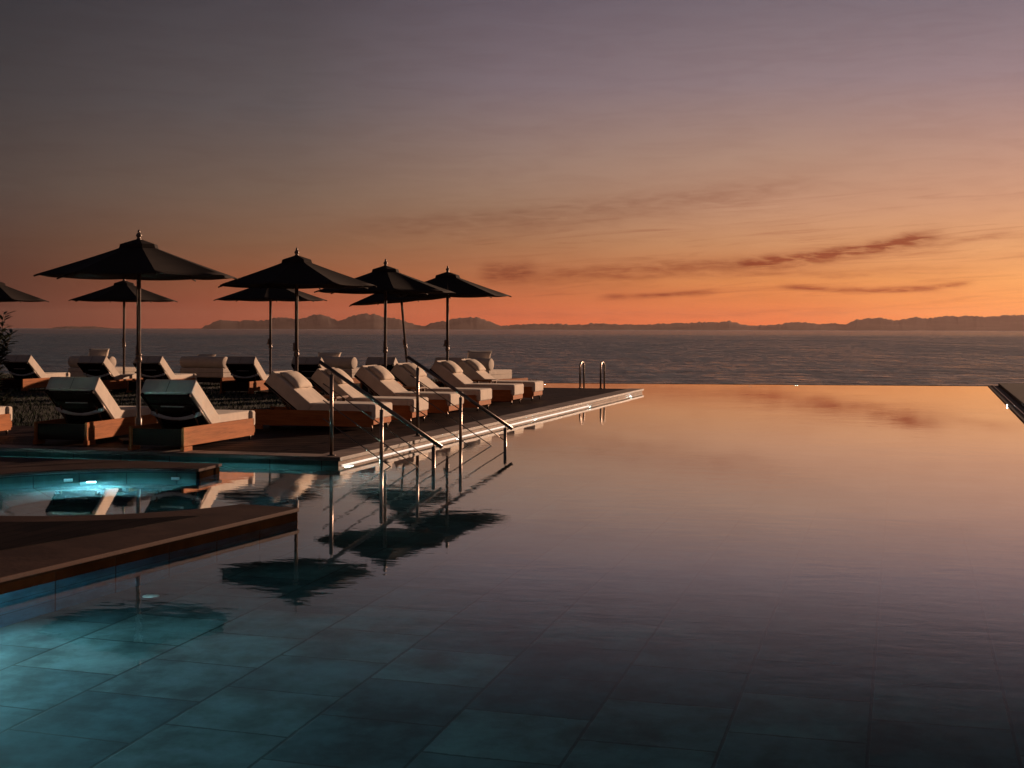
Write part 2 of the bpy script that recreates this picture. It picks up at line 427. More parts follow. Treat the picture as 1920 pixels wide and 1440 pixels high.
# ------------------------------------------------------------------ sun deck
DX = -4.25      # inner edge of the long deck
DY = 3.25       # inner edge of the front deck
o = MB().prism([(-0.36, 0.34), (-0.36, 18.3), (DX, 18.3), (DX, DY), (-15, DY), (-15, 0.34)], -0.02, DECK - 0.004).build('sun_deck', M['boards'])
tag(poolframe(o), kind='structure')
o = MB().prism([(0.0, 0.0), (0.0, 18.4), (-0.36, 18.4), (-0.36, 0.36)], DECK - 0.045, DECK).build('deck_coping', M['stone'], bevel=0.006)
tag(poolframe(o), kind='structure')
o = MB().prism([(-0.003, 0.0), (-0.36, 0.357), (-0.36, 0.34), (-15, 0.34), (-15, 0.0)], DECK - 0.043, DECK - 0.001).build('deck_front_coping', M['stone_x'], bevel=0.006)
tag(poolframe(o), kind='structure')
o = MB().prism([(-0.03, 0.03), (-0.03, 18.37), (-0.3, 18.37), (-0.3, 0.03)], FLOOR, DECK - 0.046).build('deck_side_wall', M['deck_face'])
tag(poolframe(o), kind='structure')
o = MB().prism([(-0.032, 0.028), (-15, 0.028), (-15, 0.3), (-0.29, 0.3)], -0.004, DECK - 0.044).build('deck_front_wall', M['dim_green_tile'])
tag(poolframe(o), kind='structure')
o = MB().prism([(-0.034, 0.030), (-15, 0.030), (-15, 0.3), (-0.29, 0.3)], FLOOR, -0.004).build('submerged_deck_wall', M['lit_teal_tile'])
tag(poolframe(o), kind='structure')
o = MB().prism([(-0.29, 18.1), (-0.29, 18.34), (-3.38, 18.34), (-3.8, 23.42), (-16, 23.5), (-16, 18.1)], FLOOR - 0.3, 0.02).build('land_wall', M['cliff'])
tag(poolframe(o), kind='structure')
# led line at the waterline under the coping
o = MB().box((-0.012, 6.3, 0.006), (0.022, 12.4, 0.005)).build('led_strip', M['led'])
tag(poolframe(o), 'glowing led strip along the waterline under the long deck coping', 'led strip')

# lawn
lawn = [(DX, DY), (DX, 18.3), (-3.35, 18.3), (-3.85, 23.3), (-34, 23.3), (-34, DY)]
o = MB().prism(lawn, -4.6, DECK - 0.02).build('lawn_ground', M['soil'])
tag(poolframe(o), kind='structure')
o = MB().prism([(-34, -26), (-15, -26), (-15, DY), (-34, DY)], -4.6, DECK - 0.012).prism([(-15, -26), (9.0, -26), (9.0, -22), (-15, -22)], -4.6, DECK - 0.010).build('terrace', M['platform_stone'])
tag(poolframe(o), kind='structure')
mb = MB(); rng = random.Random(5)
def in_lawn(x, y):
    return (x < DX - 0.05 and DY + 0.03 < y < 18.3) or (x < -3.4 - (y - 18.3) * 0.09 and 18.3 <= y < 23.2)
cnt = 0
while cnt < 40000:
    x = -3.4 - 17 * rng.random(); y = DY + 20 * rng.random() ** 1.35
    if not in_lawn(x, y): continue
    cnt += 1
    a = rng.uniform(0, 2 * pi); hgt = rng.uniform(0.035, 0.085); w = rng.uniform(0.006, 0.011)
    lx, ly = rng.gauss(0, 0.028), rng.gauss(0, 0.028)
    z = DECK - 0.022
    v = [mb.bm.verts.new((x - w * cos(a), y - w * sin(a), z)), mb.bm.verts.new((x + w * cos(a), y + w * sin(a), z)),
         mb.bm.verts.new((x + lx, y + ly, z + hgt))]
    mb.bm.faces.new(v)
bmo = mb
me = bpy.data.meshes.new('grass'); mb.bm.to_mesh(me); mb.bm.free(); me.materials.append(M['grass'])
o = link(bpy.data.objects.new('grass', me)); tag(poolframe(o), 'short green lawn grass behind the wooden sun deck', 'grass', kind='stuff')

# ------------------------------------------------------------------ round spa tub platform
CC = Vector((-0.85, -3.35)); RT = 1.77
def arc(r, a0, a1, n):
    return [(CC.x + r * cos(radians(a0 + (a1 - a0) * i / n)), CC.y + r * sin(radians(a0 + (a1 - a0) * i / n))) for i in range(n + 1)]
A0, A1 = 90.0, 340.0
def plat(inset, r):
    arcp = arc(r, A0, A1, 72)
    return [(1.36 - inset, -4.04 - (0.0 if inset == 0 else 0.0)), (0.86 - inset, -9.0), (-12, -9.0), (-12, -0.99 - inset), (-0.90 - inset, -0.99 - inset)] + [(-0.86 - inset, -1.58)] * (0) + arcp
o = MB().prism(plat(0.0, RT), DECK - 0.030, DECK).build('spa_platform', M['platform_stone'], bevel=0.006)
tag(poolframe(o), kind='structure')
o = MB().prism(plat(0.02, RT + 0.02), -0.004, DECK - 0.031).build('spa_platform_wall', M['brown_tile'])
tag(poolframe(o), kind='structure')
o = MB().prism(plat(0.022, RT + 0.022), FLOOR, -0.004).build('submerged_platform_wall', M['lit_blue_tile'])
tag(poolframe(o), kind='structure')
# dark boards let into the platform (front field between ring and straight edge)
fld = arc(RT + 0.34, 205, 318, 30)
o = MB().prism([(0.86, -4.72), (0.45, -6.52), (0.2, -8.9), (-6, -8.9), (-6, -5.0)] + fld, DECK - 0.02, DECK + 0.004).build('spa_deck_boards', M['platform_boards'])
tag(poolframe(o), kind='structure')
# inner tile wall of the tub, bench, submerged lip across the opening
def ringmesh(r0, r1, z0, z1, a0, a1, n):
    return arc(r0, a0, a1, n) + arc(r1, a1, a0, n)
o = MB().prism(ringmesh(RT + 0.002, RT + 0.018, 0, 0, A0 + 1.0, A1 - 1.0, 72), -0.004, DECK - 0.032).build('spa_tub_wall', M['dim_green_tile'])
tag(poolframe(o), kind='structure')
o = MB().prism(ringmesh(RT + 0.0, RT + 0.018, 0, 0, A0 + 1.0, A1 - 1.0, 72), FLOOR, -0.004).build('submerged_tub_wall', M['lit_teal_tile'])
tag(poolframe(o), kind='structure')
o = MB().prism(arc(RT + 0.005, 0, 360, 72)[:-1], FLOOR - 0.1, FLOOR + 0.012).build('spa_floor', M['lit_tub_floor'])
tag(poolframe(o), kind='structure')
o = MB().prism(ringmesh(RT - 0.98, RT - 0.002, 0, 0, A0 + 2, A1 - 2, 72), FLOOR, -0.48).build('spa_bench', M['lit_teal_tile'], bevel=0.01)
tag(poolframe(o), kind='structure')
o = MB().prism(ringmesh(RT - 0.02, RT + 0.16, 0, 0, -19, 89, 40), FLOOR, -0.10).build('spa_lip', M['floor_tile'], bevel=0.02)
tag(poolframe(o), kind='structure')
# steps into the pool between the two handrails
mb = MB()
for i, z in enumerate((-0.30, -0.46, -0.60, -0.74)):
    mb.box((0.02 + 0.33 * i + 0.165, 1.95, (z + FLOOR) / 2), (0.33, 2.7, z - FLOOR), bevel=0.008)
tag(poolframe(mb.build('pool_steps', M['floor_tile'])), kind='structure')

# ------------------------------------------------------------------ underwater lamps
def lamp(loc, nrm, r, mat, label, grp='underwater lamps around the pool'):
    n = Vector(nrm).normalized(); q = n.to_track_quat('Z', 'Y').to_matrix()
    t = thing('underwater_light', label, 'pool light', P0 + (EX * loc[0] + EY * loc[1]) + Vector((0, 0, loc[2])), -ANG, grp)
    mb = MB(); mb.lathe([(r * 1.0, 0.0), (r * 1.25, 0.0), (r * 1.25, 0.012), (r * 1.0, 0.016)], 20)
    bmesh.ops.transform(mb.bm, matrix=q.to_4x4(), verts=mb.bm.verts[:]); mb.build('bezel', M['steel'], t)
    mb = MB(); mb.lathe([(r * 0.96, 0.010), (r * 0.96, 0.018), (r * 0.6, 0.026), (0.002, 0.028)], 20)
    bmesh.ops.transform(mb.bm, matrix=q.to_4x4(), verts=mb.bm.verts[:]); mb.build('lens', mat, t)
    return t
names = ['by the deck corner beside the near handrail', 'below the far handrail', 'below the middle loungers of the row', 'below the last loungers of the row', 'near the pool ladder']
for yy, nm in zip((-0.0, 4.2, 8.4, 12.6, 16.8), names):
    if yy == 0.0:
        lamp((-0.026, 0.28, -0.22), (1, -0.25, -0.45), 0.075, M['lamp_corner'], 'round white lamp in the long deck wall ' + nm)
    else:
        lamp((-0.028, yy, -0.16), (1, 0, 0), 0.075, M['lamp_white'], 'round white lamp in the long deck wall ' + nm)
lamp((-1.35, -1.00, -0.30), (0.35, 1, 0.1), 0.075, M['lamp_cool'], 'underwater lamp on the back of the spa platform near its open end')
lamp((-3.6, -1.00, -0.30), (0, 1, 0.1), 0.075, M['lamp_cool'], 'underwater lamp on the back of the spa platform lighting the deck wall')
a = radians(125)
lamp((CC.x + (RT - 0.07) * cos(a), CC.y + (RT - 0.07) * sin(a), -0.15), (-cos(a)*1.0, -sin(a)*1.0, -0.75), 0.05, M['lamp_tub'], 'bright blue white lamp under the water of the round spa tub')
lamp((0.985, -7.75, -0.45), (1, 0.12, 0.02), 0.085, M['lamp_floor'], 'underwater lamp in the brown tiled platform wall lighting the pool floor')
lamp((0.872, -8.75, -0.40), (1, 0.45, 0.0), 0.085, M['lamp_fill'], 'added fill lamp in the platform wall, unseen beyond the left picture edge')  # extra lamp out of view, added to lift the light on the pool floor
lamp((3.1, 24.44, -0.05), (0, -1, 0.15), 0.05, M['lamp_white'], 'white lamp in the middle of the far infinity edge')
lamp((-3.45, 22.6, -0.06), (0.5, -1, 0.15), 0.05, M['lamp_white'], 'white lamp at the left end of the far infinity edge behind the last lounger')
lamp((7.89, 15.0, 0.008), (-0.3, -0.1, 1), 0.010, M['lamp_white'], 'small white lamp on the right pool edge beside the gutter')
t = MB().lathe([(0.055, 0.0), (0.055, 0.014), (0.04, 0.02), (0.004, 0.02)], 20).build('floor_inlet', M['white'])
t.location = W(1.38, -6.3, FLOOR); tag(t, 'small white round inlet on the pool floor beside the platform', 'pool inlet')
t = MB().box((0, 0, 0.0), (0.085, 0.02, 0.02), bevel=0.004).build('spa_jet', M['white'])
t.location = (0, 0, 0)
pj = t
for k, (ang, lb) in enumerate(((132, 'white slot jet in the far tub wall, left one'), (98, 'white slot jet in the far tub wall, right one near the opening'))):
    q = pj if k == 0 else link(pj.copy())
    a = radians(ang); q.location = W(CC.x + (RT - 0.008) * cos(a), CC.y + (RT - 0.008) * sin(a), 0.004); q.rotation_euler = (0, 0, a - pi / 2 - ANG)
    tag(q, lb, 'spa jet', 'slot jets in the spa tub')

# ------------------------------------------------------------------ sun loungers
LL, LW = 1.86, 0.70
def make_lounger():
    t = thing('sun_lounger', 'x', 'sun lounger', (0, 0, 0), 0, 'sun loungers on the terrace')
    for s in (-1, 1):
        MB().box((s * (LW / 2 - 0.016), 0.91, 0.165), (0.032, 1.82, 0.215), bevel=0.004).build('side_panel', M['teak'], t, wn=True)
        MB().tube([(s * 0.30, 1.80, 0.0), (s * 0.30, 1.80, 0.086)], 0.014, 10).build('leg', M['steel'], t)
        MB().box((s * (LW / 2 - 0.016), 0.09, 0.028), (0.05, 0.20, 0.055), bevel=0.004).build('skid', M['teak'], t, wn=True)
    MB().box((0, 1.83, 0.128), (LW, 0.03, 0.078), bevel=0.004).build('foot_rail', M['teak'], t, wn=True)
    MB().box((0, 0.045, 0.155), (LW - 0.068, 0.03, 0.19), bevel=0.004).build('head_rail', M['dark_wood'], t, wn=True)
    mb = MB()
    for k in range(14):
        mb.box((0, 0.16 + 0.122 * k, 0.152), (LW - 0.068, 0.085, 0.022), bevel=0.003)
    mb.build('slat_base', M['dark_wood'], t, wn=True)
    hy, hz = 0.80, 0.172
    c = MB(); c.box((0, (hy + 1.80) / 2, 0.272), (0.630, 1.80 - hy + 0.06, 0.195), bevel=0.022, seg=3)
    c.box((0, 1.815, 0.268), (0.70, 0.11, 0.200), bevel=0.03, seg=3); c.smooth().build('seat_cushion', M['fabric'], t, wn=True)
    ang = radians(38)
    R = Matrix.Rotation(-ang, 3, 'X')
    def bk(y, z): return Vector((0, hy, hz)) + R @ Vector((0, y, z))
    BL = 0.76
    c = MB(); c.box(bk(-BL / 2, 0.118), (0.66, BL, 0.195), rot=R, bevel=0.016, seg=3)
    c.smooth().build('back_cushion', M['fabric'], t, wn=True)
    mb = MB()
    p = [bk(-BL - 0.001, 0.03), bk(-BL - 0.001, 0.205), bk(-BL + 0.3, 0.2165)]
    mb.tube([p[0], p[1]], 0.0035, 6); mb.build('seam', M['seam'], t)
    pn = MB()
    for k in range(4):
        pn.box(bk(-0.10 - 0.185 * k, 0.004), (0.62, 0.165, 0.022), rot=R, bevel=0.003)
    for s in (-1, 1):
        pn.box(bk(-BL / 2, 0.0) + Vector((s * 0.30, 0, 0)), (0.03, BL, 0.036), rot=R, bevel=0.003)
    pn.build('back_panel', M['dark_wood'], t, wn=True)
    MB().box(bk(-0.53, -0.014), (0.30, 0.010, 0.012), rot=R, bevel=0.002).build('slot_strip', M['strap'], t)  # thin pale strip on the slot line of the back panel
    for s in (-1, 1):
        MB().tube([bk(-0.02, -0.002) + Vector((s * 0.322, 0, 0)), bk(-BL + 0.05, -0.002) + Vector((s * 0.322, 0, 0))], 0.008, 6).build('edge_trim', M['steel'], t)
        MB().tube([bk(-0.46, -0.02) + Vector((s * 0.24, 0, 0)), (s * 0.24, 0.62, 0.165)], 0.013, 8).build('support_strut', M['table_wood'], t)
    mb = MB(); n = 16; prev = None
    for k in range(n + 1):
        q = -1 + 2 * k / n
        base = bk(-0.40, -0.03) + Vector((q * 0.325, -0.015, -0.075 * (1 - q * q) + 0.02))
        w = 0.016 + 0.012 * abs(q)
        cur = (mb.bm.verts.new(base + Vector((0, 0, w))), mb.bm.verts.new(base + Vector((0, 0.004, -w))))
        if prev: mb.bm.faces.new((prev[0], cur[0], cur[1], prev[1])).smooth = True
        prev = cur
    mb.build('strap', M['strap'], t, solid=0.004)
    pm = Matrix.Translation(bk(-BL + 0.255, 0.252)) @ R.to_4x4()
    MB().pillow(0.54, 0.36, 0.135, pm).build('pillow', M['pillow'], t)
    return t
L = make_lounger()
row = [(3.65, 'first cream lounger of the row facing the pool, closest to the near handrail'),
       (5.20, 'second cream lounger of the pool row, with a low table at its near side'),
       (6.98, 'third cream lounger of the pool row, at the near side of the second low table'),
       (8.60, 'fourth cream lounger of the pool row, third from its far end'),
       (10.70, 'fifth cream lounger of the pool row, second from the far end'),
       (12.20, 'sixth and farthest cream lounger of the row facing the pool')]
first = True
def place_lounger(loc, rz, label, group):
    global first
    if first:
        o = L; first = False; o.location = loc; o.rotation_euler = (0, 0, rz); o['label'] = label
    else:
        o = dup(L, loc, rz, label)
    o['group'] = group
    return o
g1 = 'loungers in a row facing the pool'
jit = random.Random(2)
for u, lb in row:
    place_lounger(W(-(1.04 + LL), u + LW / 2, DECK), -(ANG + pi / 2) + jit.uniform(-0.012, 0.012), lb, g1)
g2 = 'loungers at the front of the deck with backs to the camera'
def by_rear_right(X, Y, az, lb, grp, z=DECK):
    a = radians(az); xd = Vector((cos(a), -sin(a), 0))
    p = Vector((X, Y, z)) - xd * LW / 2
    return place_lounger(p, -a, lb, grp)
by_rear_right(-3.72, 15.73, 15.0, 'lounger with sunlit orange wood side at the front deck edge, back to the camera', g2)
by_rear_right(-5.07, 16.55, 12.0, 'lounger with shaded wood side left of the first umbrella pole, back to the camera', g2)
by_rear_right(-6.95, 16.50, 11.0, 'lounger cut off by the left picture edge, only its foot end showing', g2)
g3 = 'loungers on the lawn facing the sea'
brow = [(-12.97, 12.75, 'lawn lounger at the far left with lit orange side, next to the dark shrub'),
        (-10.90, 12.5, 'lawn lounger with dark back in front of the leftmost daybed'),
        (-9.75, 12.9, 'lawn lounger with orange side directly behind the first umbrella pole'),
        (-7.60, 13.1, 'lawn lounger right of the roll bolster daybed, between first and second umbrella poles'),
        (-6.10, 13.2, 'lawn lounger partly behind the second umbrella pole'),
        (-4.60, 13.7, 'lawn lounger seen behind the third umbrella pole'),
        (-3.10, 13.9, 'lawn lounger seen behind the fourth umbrella pole, rightmost on the lawn')]
for x, y, lb in brow:
    p = W(x, y, DECK - 0.01) - EX * LW / 2
    place_lounger(p, -ANG + jit.uniform(-0.03, 0.03), lb, g3)

# ------------------------------------------------------------------ daybeds with bolsters
def make_daybed():
    t = thing('daybed', 'x', 'daybed', (0, 0, 0), 0, 'daybeds facing the sea')
    w, ln = 1.36, 2.10
    for s in (-1, 1):
        MB().box((s * (w / 2 - 0.02), ln / 2, 0.14), (0.04, ln, 0.13), bevel=0.004).build('side_panel', M['teak'], t, wn=True)
        for yy in (0.1, ln - 0.1):
            MB().box((s * (w / 2 - 0.07), yy, 0.04), (0.06, 0.06, 0.08)).build('leg', M['dark_wood'], t)
    mb = MB()
    for k in range(16):
        mb.box((0, 0.07 + 0.131 * k, 0.186), (w - 0.085, 0.118, 0.03), bevel=0.003)
    mb.build('slat_base', M['table_wood'], t, wn=True)
    MB().box((0, 0.012, 0.14), (w - 0.085, 0.03, 0.12)).build('head_rail', M['dark_wood'], t)
    MB().box((0, 0.64, 0.317), (w - 0.02, 1.22, 0.23), bevel=0.03, seg=4).smooth().build('mattress', M['fabric'], t, wn=True)
    mb = MB(); mb.tube([(-w / 2 + 0.01, 0.02, 0.33), (w / 2 - 0.01, 0.02, 0.33), (w / 2 - 0.01, 1.26, 0.33)], 0.004, 6); mb.build('seam', M['seam'], t)
    b = MB(); r = 0.145; prof = [(0.0, 0), (r * 0.9, 0.0), (r * 0.98, 0.012), (r, 0.03), (r, w - 0.05), (r * 0.98, w - 0.032), (r * 0.9, w - 0.02), (0.001, w - 0.02)]
    prof[0] = (0.001, 0)
    b.lathe(prof, 28); bmesh.ops.transform(b.bm, matrix=Matrix.Translation((-w / 2 + 0.01, 0.16, 0.575)) @ Matrix.Rotation(pi / 2, 4, 'Y'), verts=b.bm.verts[:])
    b.build('bolster', M['fabric'], t, wn=True)
    return t
D = make_daybed()
beds = [((-12.75, 16.0), 'leftmost daybed with a roll bolster, behind two lawn loungers'),
        ((-10.1, 16.8), 'daybed with a pale roll bolster between the first two umbrella poles'),
        ((-7.0, 17.5), 'daybed with a roll bolster behind the start of the near handrail'),
        ((-3.45, 17.3), 'rightmost daybed with bolster and sunlit wooden foot end beside the infinity pool')]
pl0 = None
plab = ['square tan throw pillow standing on the leftmost daybed bolster', 'pale throw pillow lying low on the bolster of the daybed left of the second umbrella',
        'pale throw pillow on the bolster behind the start of the near handrail', 'wide pale throw pillow on the bolster of the rightmost daybed by the pool']
DB = ANG + radians(11)
for k, ((x, y), lb) in enumerate(beds):
    p = W(x, y, DECK - 0.01) - EX * 0.68
    if k == 0:
        o = D; o.location = p; o.rotation_euler = (0, 0, -DB); o['label'] = lb
    else:
        o = dup(D, p, -DB, lb)
    hh = (0.36, 0.30, 0.30, 0.34)[k]; ww = (0.52, 0.56, 0.60, 0.62)[k]; tilt = (68, 50, 55, 66)[k]; off = (-0.10, 0.05, 0.12, -0.28)[k]
    zt = (0.735, 0.655, 0.70, 0.735)[k]
    pm = Matrix.Rotation(radians(tilt), 4, 'X')
    q = MB().pillow(ww, hh, 0.15, pm).build('throw_pillow', M['pillow'])
    q.location = W(x, y, 0) - EX * (0.68 + off) + EY * 0.33 + Vector((0, 0, DECK - 0.01 + zt)); q.rotation_euler = (0, 0, -ANG + (0.2, -0.15, 0.1, -0.05)[k])
    tag(q, plab[k], 'pillow', 'throw pillows on the daybeds')

# ------------------------------------------------------------------ side tables
def make_table():
    t = thing('side_table', 'x', 'side table', (0, 0, 0), 0, 'low side tables between loungers')
    MB().box((0, 0, 0.405), (0.46, 0.46, 0.035), bevel=0.006).build('tabletop', M['table_wood'], t, wn=True)
    for sx in (-1, 1):
        for sy in (-1, 1):
            MB().box((sx * 0.18, sy * 0.18, 0.195), (0.045, 0.045, 0.385), bevel=0.004).build('leg', M['table_wood'], t, wn=True)
    MB().box((0, 0, 0.16), (0.335, 0.335, 0.02), bevel=0.003).build('shelf', M['table_wood'], t, wn=True)
    return t
T = make_table()
tabs = [((-2.2, 4.78), 'low dark wood table between the first and second loungers of the pool row'),
        ((-2.15, 8.15), 'low dark wood table between the third and fourth loungers of the pool row'),
        ((-1.95, 11.8), 'low dark wood table between the two farthest loungers of the pool row'),
        ((-10.55, 14.0), 'small table silhouetted against the leftmost daybed on the lawn')]
for k, ((x, y), lb) in enumerate(tabs):
    p = W(x, y, DECK)
    if k == 0: T.location = p; T.rotation_euler = (0, 0, -ANG); T['label'] = lb
    else: dup(T, p, -ANG, lb)

# ------------------------------------------------------------------ umbrellas
def make_umbrella():
    t = thing('patio_umbrella', 'x', 'umbrella', (0, 0, 0), 0, 'dark octagonal umbrellas over the loungers')
    MB().box((0, 0, 0.02), (0.46, 0.46, 0.04), bevel=0.008).build('base_plate', M['dark_stone'], t, wn=True)
    MB().lathe([(0.045, 0.04), (0.045, 0.30), (0.038, 0.31), (0.0285, 0.315), (0.0285, 2.58), (0.02, 2.59)], 16).build('pole', M['pole'], t)
    MB().lathe([(0.02, 2.575), (0.034, 2.585), (0.03, 2.60), (0.022, 2.61), (0.036, 2.63), (0.038, 2.645), (0.026, 2.665), (0.014, 2.675), (0.018, 2.69), (0.012, 2.708), (0.004, 2.715)], 14).build('finial', M['pole'], t)
    MB().lathe([(0.036, 1.02), (0.043, 1.03), (0.043, 1.07), (0.036, 1.08), (0.036, 1.10), (0.042, 1.105), (0.042, 1.125), (0.03, 1.13)], 14).build('collar', M['pole'], t)
    k = MB().box((-0.045, 0, 1.17), (0.05, 0.06, 0.13), bevel=0.012).build('crank_box', M['crank'], t, wn=True)
    MB().tube([(-0.06, 0, 1.15), (-0.10, 0, 1.15), (-0.11, 0, 1.10)], 0.008, 8).build('crank_handle', M['steel'], k)
    MB().lathe([(0.03, 2.30), (0.05, 2.305), (0.05, 2.34), (0.03, 2.345)], 14).build('hub', M['pole'], t)
    Rr, ze, za = 1.28, 2.125, 2.575
    mb = MB(); NS, NG = 10, 6
    def pt(g, f, s):
        a0 = 2 * pi * g / 8; a1 = 2 * pi * (g + 1) / 8
        r0 = 0.10 + (Rr - 0.10) * s
        p = Vector((cos(a0), sin(a0), 0)) * (1 - f) + Vector((cos(a1), sin(a1), 0)) * f
        sc_ = 4 * f * (1 - f)
        r = r0 * (1 - 0.035 * sc_ * s)
        z = za - 0.04 - (za - 0.04 - ze) * (s ** 0.93) - 0.018 * sc_ * s
        return Vector((p.x * r, p.y * r, z))
    vs = {}
    for g in range(8):
        for i in range(NG):
            for j in range(NS + 1):
                vs[g * NG + i, j] = mb.bm.verts.new(pt(g, i / NG, j / NS))
    for q in range(8 * NG):
        for j in range(NS):
            f = mb.bm.faces.new((vs[q, j], vs[(q + 1) % (8 * NG), j], vs[(q + 1) % (8 * NG), j + 1], vs[q, j + 1])); f.smooth = True
    for q in range(0, 8 * NG, NG):
        for j in range(NS):
            e = mb.bm.edges.get((vs[q, j], vs[q, j + 1])); e.smooth = False
    can = mb.build('canopy', M['canopy'], t, solid=0.006)
    mb = MB()
    for g in range(8):
        a0 = 2 * pi * g / 8; a1 = 2 * pi * (g + 1) / 8
        d = []
        for a in (a0, a1):
            d.append([(0.02 * cos(a), 0.02 * sin(a), 2.595), (0.24 * cos(a), 0.24 * sin(a), 2.525), (0.255 * cos(a), 0.255 * sin(a), 2.475)])
        for j in range(2):
            mb.bm.faces.new([mb.bm.verts.new(p) for p in (d[0][j], d[1][j], d[1][j + 1], d[0][j + 1])])
    bmesh.ops.remove_doubles(mb.bm, verts=mb.bm.verts[:], dist=0.0005)
    mb.build('vent_cap', M['canopy'], t, solid=0.006)
    for g in range(8):
        a = 2 * pi * g / 8; d = Vector((cos(a), sin(a), 0))
        tip = d * (Rr + 0.03) + Vector((0, 0, ze - 0.024))
        rb = MB().tube([d * 0.05 + Vector((0, 0, za - 0.085)), d * (Rr * 0.5) + Vector((0, 0, za - 0.065 - (za - 0.04 - ze) * 0.525)), tip], 0.011, 6).build('rib', M['dark_wood'], t)
        mid = d * (Rr * 0.55) + Vector((0, 0, za - 0.075 - (za - 0.04 - ze) * 0.573))
        MB().tube([d * 0.05 + Vector((0, 0, 2.18)), mid], 0.009, 6).build('strut', M['dark_wood'], rb)
    MB().lathe([(0.03, 2.15), (0.048, 2.155), (0.048, 2.20), (0.03, 2.205)], 14).build('slider', M['pole'], t)
    MB().tube([(0.035, -0.02, 2.02), (0.075, -0.03, 1.85), (0.06, -0.03, 1.74), (0.036, -0.02, 1.80), (0.036, -0.01, 1.5), (0.036, 0, 1.12)], 0.004, 5).build('pull_cord', M['cord'], t)
    return t
U = make_umbrella()
ums = [(260, 17.1, 0.16, 0, 'largest dark umbrella in front, nearest the camera on the left'),
       (556, 20.8, 0.46, 0, 'second dark umbrella of the front line, over the start of the pool row'),
       (722.5, 24.1, 0.12, 0, 'third dark umbrella of the front line, its rim overlapping the fourth'),
       (839, 26.7, 0.70, 0, 'fourth and rightmost dark umbrella, at the far end of the pool row'),
       (-9, 31.6, 0.3, 0, 'umbrella cut off by the left picture edge, only its right canopy half showing'),
       (232.5, 31.4, 0.26, 0, 'far lawn umbrella seen below the largest umbrella canopy'),
       (507, 30.3, 0.62, 0, 'far lawn umbrella seen just below the second umbrella'),
       (768, 30.5, 0.45, -5.0, 'far lawn umbrella with a leaning pole behind the third umbrella')]
U.scale = (0.94, 0.94, 0.964)
for k, (px, Y, off, lean, lb) in enumerate(ums):
    X = (px - 960) / 2600 * Y
    beta = atan2(X, Y)
    # a rib points towards the camera, turned by asin(off) to the right
    ang = -pi / 2 - beta + math.asin(off)
    p = Vector((X, Y, DECK if k < 4 else DECK - 0.015))
    if k == 0: o = U; o.location = p; o['label'] = lb
    else: o = dup(U, p, None, lb)
    o.rotation_euler = (0, radians(lean), 0) if lean else (0, 0, 0)
    o.rotation_mode = 'XYZ'
    Rm = Matrix.Rotation(radians(lean), 3, 'Y') @ Matrix.Rotation(ang, 3, 'Z')
    o.rotation_euler = Rm.to_euler('XYZ')

# ------------------------------------------------------------------ handrails into the water
def make_handrail():
    t = thing('pool_handrail', 'x', 'handrail', (0, 0, 0), 0, 'stainless handrails at the pool steps')
    def hz(s): return 0.945 - 0.64 * s
    for s, zb in ((0.0, 0.0), (0.59, -0.55), (1.19, -0.9)):
        top = hz(s) - 0.05
        pb = MB().lathe([(0.021, zb), (0.021, top - 0.002), (0.017, top)], 14, (s, 0, 0)).build('post', M['steel'], t)
        MB().tube([(s, 0, top - 0.005), (s, 0, top + 0.04)], 0.006, 8).build('saddle_pin', M['steel'], pb)
        if s == 0: MB().lathe([(0.045, 0.0), (0.045, 0.006), (0.024, 0.012)], 16, (0, 0, 0)).build('base_flange', M['steel'], pb)
    MB().tube([(-0.14, 0, hz(-0.14)), (1.285, 0, hz(1.285))], 0.022, 14).build('handrail', M['steel'], t)
    for dz, s1 in ((0.215, 1.19), (0.40, 1.19), (0.60, 0.95)):
        MB().tube([(-0.10, 0, hz(-0.10) - dz), (s1, 0, hz(s1) - dz)], 0.0065, 8).build('rod', M['steel'], t)
    return t
H = make_handrail()
H.location = (-1.99, 15.30, DECK); H.rotation_euler = (0, 0, -ANG)
H['label'] = 'steel handrail at the deck corner, the nearer of the two going into the pool'
dup(H, (-1.23, 18.1, DECK), -ANG, 'steel handrail farther along the deck, beyond the one at its corner')

# pool ladder at the far end of the deck
t = thing('pool_ladder', 'polished steel pool ladder rails at the far tip of the deck', 'pool ladder', W(-1.25, 18.36, DECK), -ANG)
for s in (-1, 1):
    pts = [(s * 0.25, -0.16, 0.0), (s * 0.25, -0.16, 0.50)]
    for k in range(1, 10):
        a = pi - pi * k / 10
        pts.append((s * 0.25, 0.05 + 0.21 * cos(a), 0.50 + 0.12 * sin(a)))
    pts += [(s * 0.25, 0.26, 0.50), (s * 0.25, 0.26, -0.75)]
    r = MB().tube(pts, 0.021, 12).build('rail', M['steel'], t)
    MB().lathe([(0.045, 0.0), (0.045, 0.008), (0.024, 0.014)], 16, (s * 0.25, -0.16, 0.0)).build('flange', M['steel'], r)
for z in (-0.25, -0.5):
    MB().box((0, 0.26, z), (0.48, 0.07, 0.025), bevel=0.004).build('tread', M['steel'], t)

